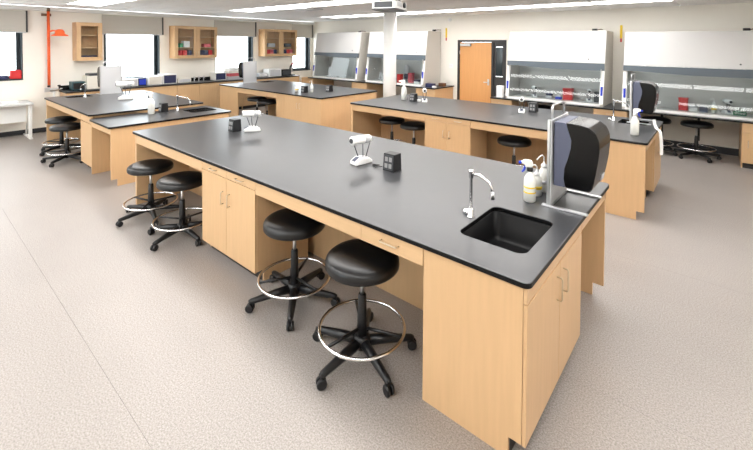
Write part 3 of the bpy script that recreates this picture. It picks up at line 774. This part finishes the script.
wash('short wash bottle between the spray bottle and the taller wash bottle', -.365, 1.17, H, .5, .85)
wash('taller white wash bottle closest to the steel towel stand', -.35, 1.285, H, .9, 1.05)
spray('white spray bottle at the end corner of the right rear bench', -.13, 4.02, H, PI*.9, 'blue', 'white', False, 1.35)
spray('white spray bottle on the lower end of the left rear bench', -6.45, .80, LZ, .3, 'black', 'white', False, 1.5)
spray('white jug-like bottle near the column on the right rear bench', -4.12, 4.62, H, .4, 'white', 'white', False, 1.6)
wash('white wash bottle beside the outlet box on the middle rear bench', -6.38, 4.17, H, .3, 1.0)
wash('small white bottle near the sink end of the middle rear bench', -6.72, 4.02, H, .3, .7)
bx('adapter', 'small white adapter beside the outlet box on the right rear bench', 'adapter', -3.76, 4.62, H, .06, .05, .04, 'white')

# ------------------------------------------------------------------ things in the hoods
zi = .79+.0285
def bin_(label, x, yy, z, sx, sy, sz, mt='red'):
    t = thing('waste_bin', label, 'bin', (x, yy, z))
    part('bin_body', MB().prism(rrect(-sx/2, sx/2, -sy/2, sy/2, .02), 'z', 0, sz*.86), mt, t); part('lid', MB().prism(rrect(-sx/2-.006, sx/2+.006, -sy/2-.006, sy/2+.006, .02), 'z', sz*.862, sz, .003), mt, t)
def rackbox(label, x, yy, z, mt, lid='lightgrey', s=1.0, h=.09):
    t = thing('tip_box', label, 'box', (x, yy, z), 0, 'tip boxes in the hoods')
    part('tray', MB().box(-.06*s, .06*s, -.045, .045, 0, h*.6, .004), mt, t); part('lid', MB().box(-.061*s, .061*s, -.046, .046, h*.605, h, .006), lid, t)
bin_('red sharps bin inside the hood right of the door', -1.86, 7.62, zi, .19, .15, .25)
rackbox('blue tip box left of the sharps bin in the hood right of the door', -2.05, 7.6, zi, 'blue', 'lightgrey'); rackbox('pale tip box further left in the hood right of the door', -2.25, 7.6, zi, 'lightgrey', 'navy', 1.1, .11)
bx('canister', 'dark grey canister at the right inside the hood right of the door', 'canister', -1.30, 7.62, zi, .09, .09, .22, 'darkgrey', None, 0, .015)
bin_('red sharps bin inside the right edge hood', .16, 7.62, zi, .14, .13, .23)
rackbox('pale blue-lidded tip box beside the bin in the right edge hood', .31, 7.6, zi, 'white', 'lightgrey', 1.0, .1); rackbox('slate tip box next to the white bottle in the right edge hood', .455, 7.6, zi, 'grey', 'grey', 1.0, .09)
wash('white bottle between tip boxes and instrument in the right edge hood', .60, 7.62, zi, .2, .95)
t = thing('tube_rack', 'green tube rack holding pale tubes in the right edge hood', 'rack', (.95, 7.58, zi))
part('rack_frame', MB().box(-.085, .085, -.05, .05, 0, .012, .003).box(-.085, .085, -.05, .05, .05, .062, .003).box(-.085, -.077, -.05, .05, .012, .05).box(.077, .085, -.05, .05, .012, .05), 'green', t)
for i in range(4): part('tube', MB().tube([(-.05+.033*i, -.02, .014), (-.055+.035*i, -.02+.01*i, .13)], .011, 10), 'bottle', t)
zi2 = .878+.0285
bin_('red bin inside the hood behind the column', -6.38, 7.5, zi2, .14, .13, .24)
bin_('pink bin at the back of the hood behind the column', -6.10, 7.66, zi2, .15, .13, .28, 'pink')
t = thing('gas_cylinder', 'pale blue cylinder standing in the hood behind the column', 'cylinder', (-6.30, 7.72, zi2))
part('shell', MB().lathe([(.07, 0), (.075, .01), (.075, .42), (.05, .48), (.025, .5), (.0, .5)], n=24), 'lightgrey', t); part('stripe', MB().lathe([(.0755, .1), (.0765, .1), (.0765, .25), (.0755, .25)], n=24, close=False), 'grey', t)
rackbox('navy tip box at the right in the hood behind the column', -5.78, 7.5, zi2, 'white', 'navy', 1.4, .11)
# on the small counter left of the door
bx('supply_box', 'navy supply box on the counter left of the door', 'box', -5.18, 7.25, zl, .22, .16, .10, 'navy'); bx('supply_box', 'small white supply box on the counter left of the door', 'box', -5.02, 7.18, zl, .08, .10, .05, 'paper')
bx('supply_box', 'tan supply box near the wall on the counter left of the door', 'box', -5.06, 7.65, zl, .16, .14, .09, 'rust')
bx('glove_box', 'white glove carton on the worktop between the door and the third hood', 'box', -3.24, 7.22, zr, .14, .12, .27, 'paper')
# service valves and tags over the hoods
for x, zz, lb in ((-8.35, 2.37, 'leftmost hood'), (-5.50, 2.37, 'hood behind the column'), (-1.42, 2.315, 'hood right of the door'), (1.02, 2.28, 'right edge hood')):
    t = thing('service_valve', 'small dark service valve on top of the ' + lb, 'valve', (x, HY-.16, zz), 0, 'service valves above the hoods')
    part('body', MB().tube([(-.05, 0, .04), (.05, 0, .04)], .025, 12), 'black', t); part('stem', MB().tube([(0, 0, 0), (0, 0, .04)], .012, 8), 'black', t)
    part('pipe', MB().tube([(.05, 0, .04), (.12, 0, .05), (.12, .155, .05)], .01, 8), 'rust', t)
for x, z0, z1, lb in ((-5.20, 2.12, 2.47, 'left of the door'), (-.945, 2.09, 2.45, 'between the two right hoods')):
    t = thing('hanging_tag', 'yellow and red tag strip on the rear wall ' + lb, 'tag', (x, HY, z0), 0, 'yellow tag strips on the rear wall')
    part('strip', MB().box(-.022, .022, -.02, -.001, .08, z1-z0, .003), 'yellow', t); part('pull', MB().box(-.016, .016, -.018, -.002, 0, .078, .003), 'red', t)
t = thing('light_switch', 'white light switch plate left of the door', 'switch', (-5.04, HY, 1.36)); part('plate', MB().box(-.06, .06, -.008, -.001, 0, .115, .003), 'white', t)
for s in (-1, 1): part('toggle', MB().box(s*.025-.006, s*.025+.006, -.016, -.0085, .045, .07, .001), 'lightgrey', t)
t = thing('smoke_detector', 'small white detector high on the rear wall above the door', 'detector', (-5.09, HY-.001, 2.70)); part('cap', MB().tube([(0, 0, 0), (0, -.02, 0), (0, -.035, 0)], [.05, .05, .03], 20), 'white', t); part('lamp_dot', MB().tube([(0, -.0355, 0), (0, -.038, 0)], .006, 8), 'red', t)

# ------------------------------------------------------------------ window-wall counter things
zc = CTOP+.0005; cx = -10.62
def equip(name, label, cat, y0, y1, h, mt, d_=.34, front='navy', x=cx, lid=None):
    t = thing(name, label, cat, (x, (y0+y1)/2, zc)); w_ = (y1-y0)/2
    part('housing', MB().box(-d_/2, d_/2, -w_, w_, .008, h, .012), mt, t)
    if front: part('front_panel', MB().box(d_/2+.0005, d_/2+.008, -w_*.85, w_*.85, .03, h-.03, .002), front, t)
    for sx in (-1, 1):
        for sy in (-1, 1): part('rubber_foot', MB().lathe([(.012, 0), (.012, .0075)], (sx*d_*.4, sy*w_*.8, 0), 10), 'black', t)
    if lid: part('lid', MB().box(-d_/2+.01, d_/2-.01, -w_*.8, w_*.8, h+.0005, h+.05, .012), lid, t)
    return t
equip('balance', 'dark teal balance at the shower end of the window counter', 'balance', .66, .90, .20, 'teal', .28, 'black')
equip('centrifuge', 'cream centrifuge with dark lid on the window counter beside the balance', 'centrifuge', .93, 1.42, .32, 'cream', .36, None, cx, 'darkgrey')
equip('monitor_unit', 'navy box right of the cream centrifuge', 'device', 1.43, 1.57, .28, 'navy', .2, None)
equip('printer', 'white printer on the counter under the second window', 'printer', 1.62, 2.02, .20, 'white', .3, 'lightgrey')
equip('controller', 'small navy controller right of the white printer', 'device', 2.04, 2.22, .20, 'navy', .2, 'blue')
equip('incubator', 'white box oven with pale front on the window counter', 'oven', 2.24, 2.58, .24, 'white', .36, 'cream')
equip('dark_oven', 'white oven with a dark front under the middle wall cabinet', 'oven', 2.60, 2.96, .27, 'white', .34, 'navy')
equip('scale', 'low white scale under the middle wall cabinet', 'scale', 3.0, 3.36, .14, 'cream', .28, 'lightgrey')
for k, yy in enumerate((3.55, 3.68, 3.82)):
    t = thing('gas_tap', 'small grey lab gas tap under the middle wall cabinet, %s of three' % ('left', 'middle', 'right')[k], 'tap', (-10.7, yy, zc), 0, 'gas taps on the window counter')
    part('stem', MB().lathe([(.02, 0), (.012, .01), (.012, .13), (0, .14)], n=12), 'steel', t); part('nozzle', MB().tube([(0, 0, .10), (.06, 0, .10), (.09, 0, .09)], [.01, .008, .006], 8), 'steel', t); part('lever', MB().box(-.006, .006, -.03, .03, .14, .148), 'lightgrey', t)
equip('water_bath', 'white water bath with a navy base left of the third window', 'bath', 4.05, 4.40, .24, 'white', .3, 'navy')
for k, (mt, a, b, z0, h) in enumerate((('lightgrey', 4.45, 5.12, 0, .10), ('pink', 4.50, 4.95, .102, .09), ('cream', 4.47, 4.90, .194, .07), ('white', 4.50, 4.82, .266, .09))):
    bx('carton', '%s carton, %s in the pile in front of the third window' % (('grey', 'pink', 'cream', 'white')[k], ('bottom', 'second', 'third', 'topmost')[k]), 'carton', cx, (a+b)/2, zc+z0, .3, b-a, h, mt, 'cartons in front of the third window')
t = thing('round_dryer', 'slate round drum standing on the counter by the third window', 'drum', (cx, 5.28, zc)); part('drum', MB().lathe([(.12, 0), (.14, .02), (.15, .2), (.13, .32), (.08, .40), (.0, .42)], n=24), 'grey', t); part('knob', MB().lathe([(.015, .42), (.02, .44), (.0, .46)], n=12), 'black', t)
equip('pump', 'small grey pump left of the white analyser by the corner', 'pump', 5.55, 5.85, .14, 'lightgrey', .24, 'white')
equip('analyser', 'white rounded analyser under the corner wall cabinet', 'analyser', 5.88, 6.36, .26, 'white', .34, 'lightgrey')
equip('power_unit', 'black power unit under the corner wall cabinet', 'device', 6.40, 6.78, .22, 'black', .3, 'darkgrey')
t = thing('microscope', 'black microscope on the counter in the corner', 'microscope', (cx, 6.9, zc), PI/2)
part('foot', MB().box(-.08, .08, -.11, .09, 0, .035, .008), 'black', t); part('arm', MB().tube([(0, .06, .035), (0, .08, .18), (0, .05, .30), (0, -.01, .34)], [.03, .026, .026, .03], 12), 'black', t)
part('stage', MB().box(-.07, .07, -.10, .05, .14, .155, .003), 'darkgrey', t); part('objective', MB().tube([(0, -.03, .31), (0, -.03, .19)], [.028, .014], 12), 'steel', t)
part('eyepiece', MB().tube([(-.02, -.01, .35), (-.02, -.08, .43)], .016, 10).tube([(.02, -.01, .35), (.02, -.08, .43)], .016, 10), 'pink', t)
# things on the left sill and the white table
sz = 1.19+.0285
bx('file_tray', 'red plastic tray on the sill of the leftmost window', 'tray', WX-.045, -.24, sz, .13, .19, .19, 'red', None, 0, .02)
bx('storage_tub', 'navy tub on the sill of the leftmost window', 'tub', WX-.045, -.52, sz, .13, .30, .08, 'navy'); wash('blue-grey bottle standing on the sill of the leftmost window', WX-.04, -.74, sz, 0, 1.0)
t = thing('side_table', 'white table with splayed legs below the leftmost window', 'table', (-10.52, -.95, 0))
part('table_top', MB().prism(rrect(-.36, .36, -.92, .88, .02), 'z', .72, .75, .004), 'tabletop', t)
for yy in (-.80, .84):
    part('leg', MB().box(.20, .25, yy-.03, yy+.03, .03, .719, .006), 'white', t)
    part('foot', MB().box(-.34, .34, yy-.03, yy+.03, .0, .029, .006), 'white', t)
    part('brace', MB().tube([(.20, yy, .62), (-.22, yy, .031)], .018, 8), 'white', t)
part('apron_panel', MB().box(.08, .1, -.76, .80, .35, .719), 'white', t)
for k in range(3): bx('notebook', '%s notebook lying on the white table' % ('pale', 'pink', 'grey')[k], 'notebook', -10.55, -.40-.32*k, .7505, .22, .26, .03+.01*k, ('paper', 'pink', 'lightgrey')[k])

# ------------------------------------------------------------------ safety shower and eyewash
t = thing('safety_shower', 'orange emergency shower with eyewash on the window wall', 'shower', (WX+.14, .30, 0))
part('riser_pipe', MB().tube([(0, 0, .90), (0, 0, 2.72)], .028, 14), 'orange', t)
for zz in (1.0, 1.6, 2.5): part('wall_bracket', MB().tube([(-.139, 0, zz), (-.03, 0, zz)], .014, 8), 'steel', t)
part('top_valve', MB().tube([(-.02, -.12, 2.62), (-.02, .05, 2.62)], .03, 12).tube([(0, 0, 2.70), (0, 0, 2.77)], .036, 12), 'rust', t)
arm = part('shower_arm', MB().tube([(0, 0, 2.24), (.08, .05, 2.27), (.25, .12, 2.27), (.30, .14, 2.25)], .018, 10), 'orange', t)
part('shower_head', MB().lathe([(.02, .13), (.06, .12), (.085, .08), (.09, .03), (.15, 0), (.155, -.02), (0, -.02)], (.30, .14, 2.17), 24), 'orange', t)
bowl = part('eyewash_bowl', MB().lathe([(.0, 0), (.06, .005), (.13, .04), (.155, .06), (.148, .06), (.12, .045), (.0, .012)], (.24, .04, .93), 24, close=False), 'steel', t)
part('eyewash_arm', MB().tube([(0, 0, .92), (.12, .02, .92), (.24, .04, .925)], .018, 10), 'steel', t)
for s in (-1, 1): part('eyewash_nozzle', MB().lathe([(.012, 0), (.012, .05), (.03, .06), (.03, .085), (0, .09)], (.24, .04+s*.09, .98), 12), 'black', t)
part('push_flag', MB().box(.30, .31, -.14, -.04, .93, 1.03, .003), 'steel', t)
part('drain_pipe', MB().tube([(.24, .04, .925), (.24, .04, .40), (.18, .03, .2), (.1, .0, .0)], .02, 10), 'white', t)

# ------------------------------------------------------------------ ceiling projector
t = thing('projector', 'white ceiling projector hanging in front of the column', 'projector', (-2.12, 1.62, 2.40), .35)
part('case', MB().prism(rrect(-.14, .14, -.215, .215, .05), 'z', 0, .08, .01), 'white', t)
part('base_tray', MB().prism(rrect(-.145, .145, -.22, .22, .05), 'z', -.012, -.0005, .003), 'darkgrey', t)
part('lens', MB().tube([(.139, .06, .05), (.16, .06, .05)], .03, 20), 'black', t)
part('grille', MB().box(.138, .1425, -.17, -.02, .025, .075), 'lightgrey', t)
part('end_cap', MB().box(-.1, .1, .2155, .225, .01, .07, .004), 'darkgrey', t); part('end_cap', MB().box(-.1, .1, -.225, -.2155, .01, .07, .004), 'darkgrey', t)
part('mount_plate', MB().box(-.1, .1, -.1, .1, .0805, .118, .004), 'black', t)
part('mount_pole', MB().lathe([(.02, .118), (.02, CZ-2.40-.012)], n=14), 'black', t)
part('ceiling_plate', MB().lathe([(.07, CZ-2.40-.012), (.07, CZ-2.40-.004)], n=20), 'black', t)
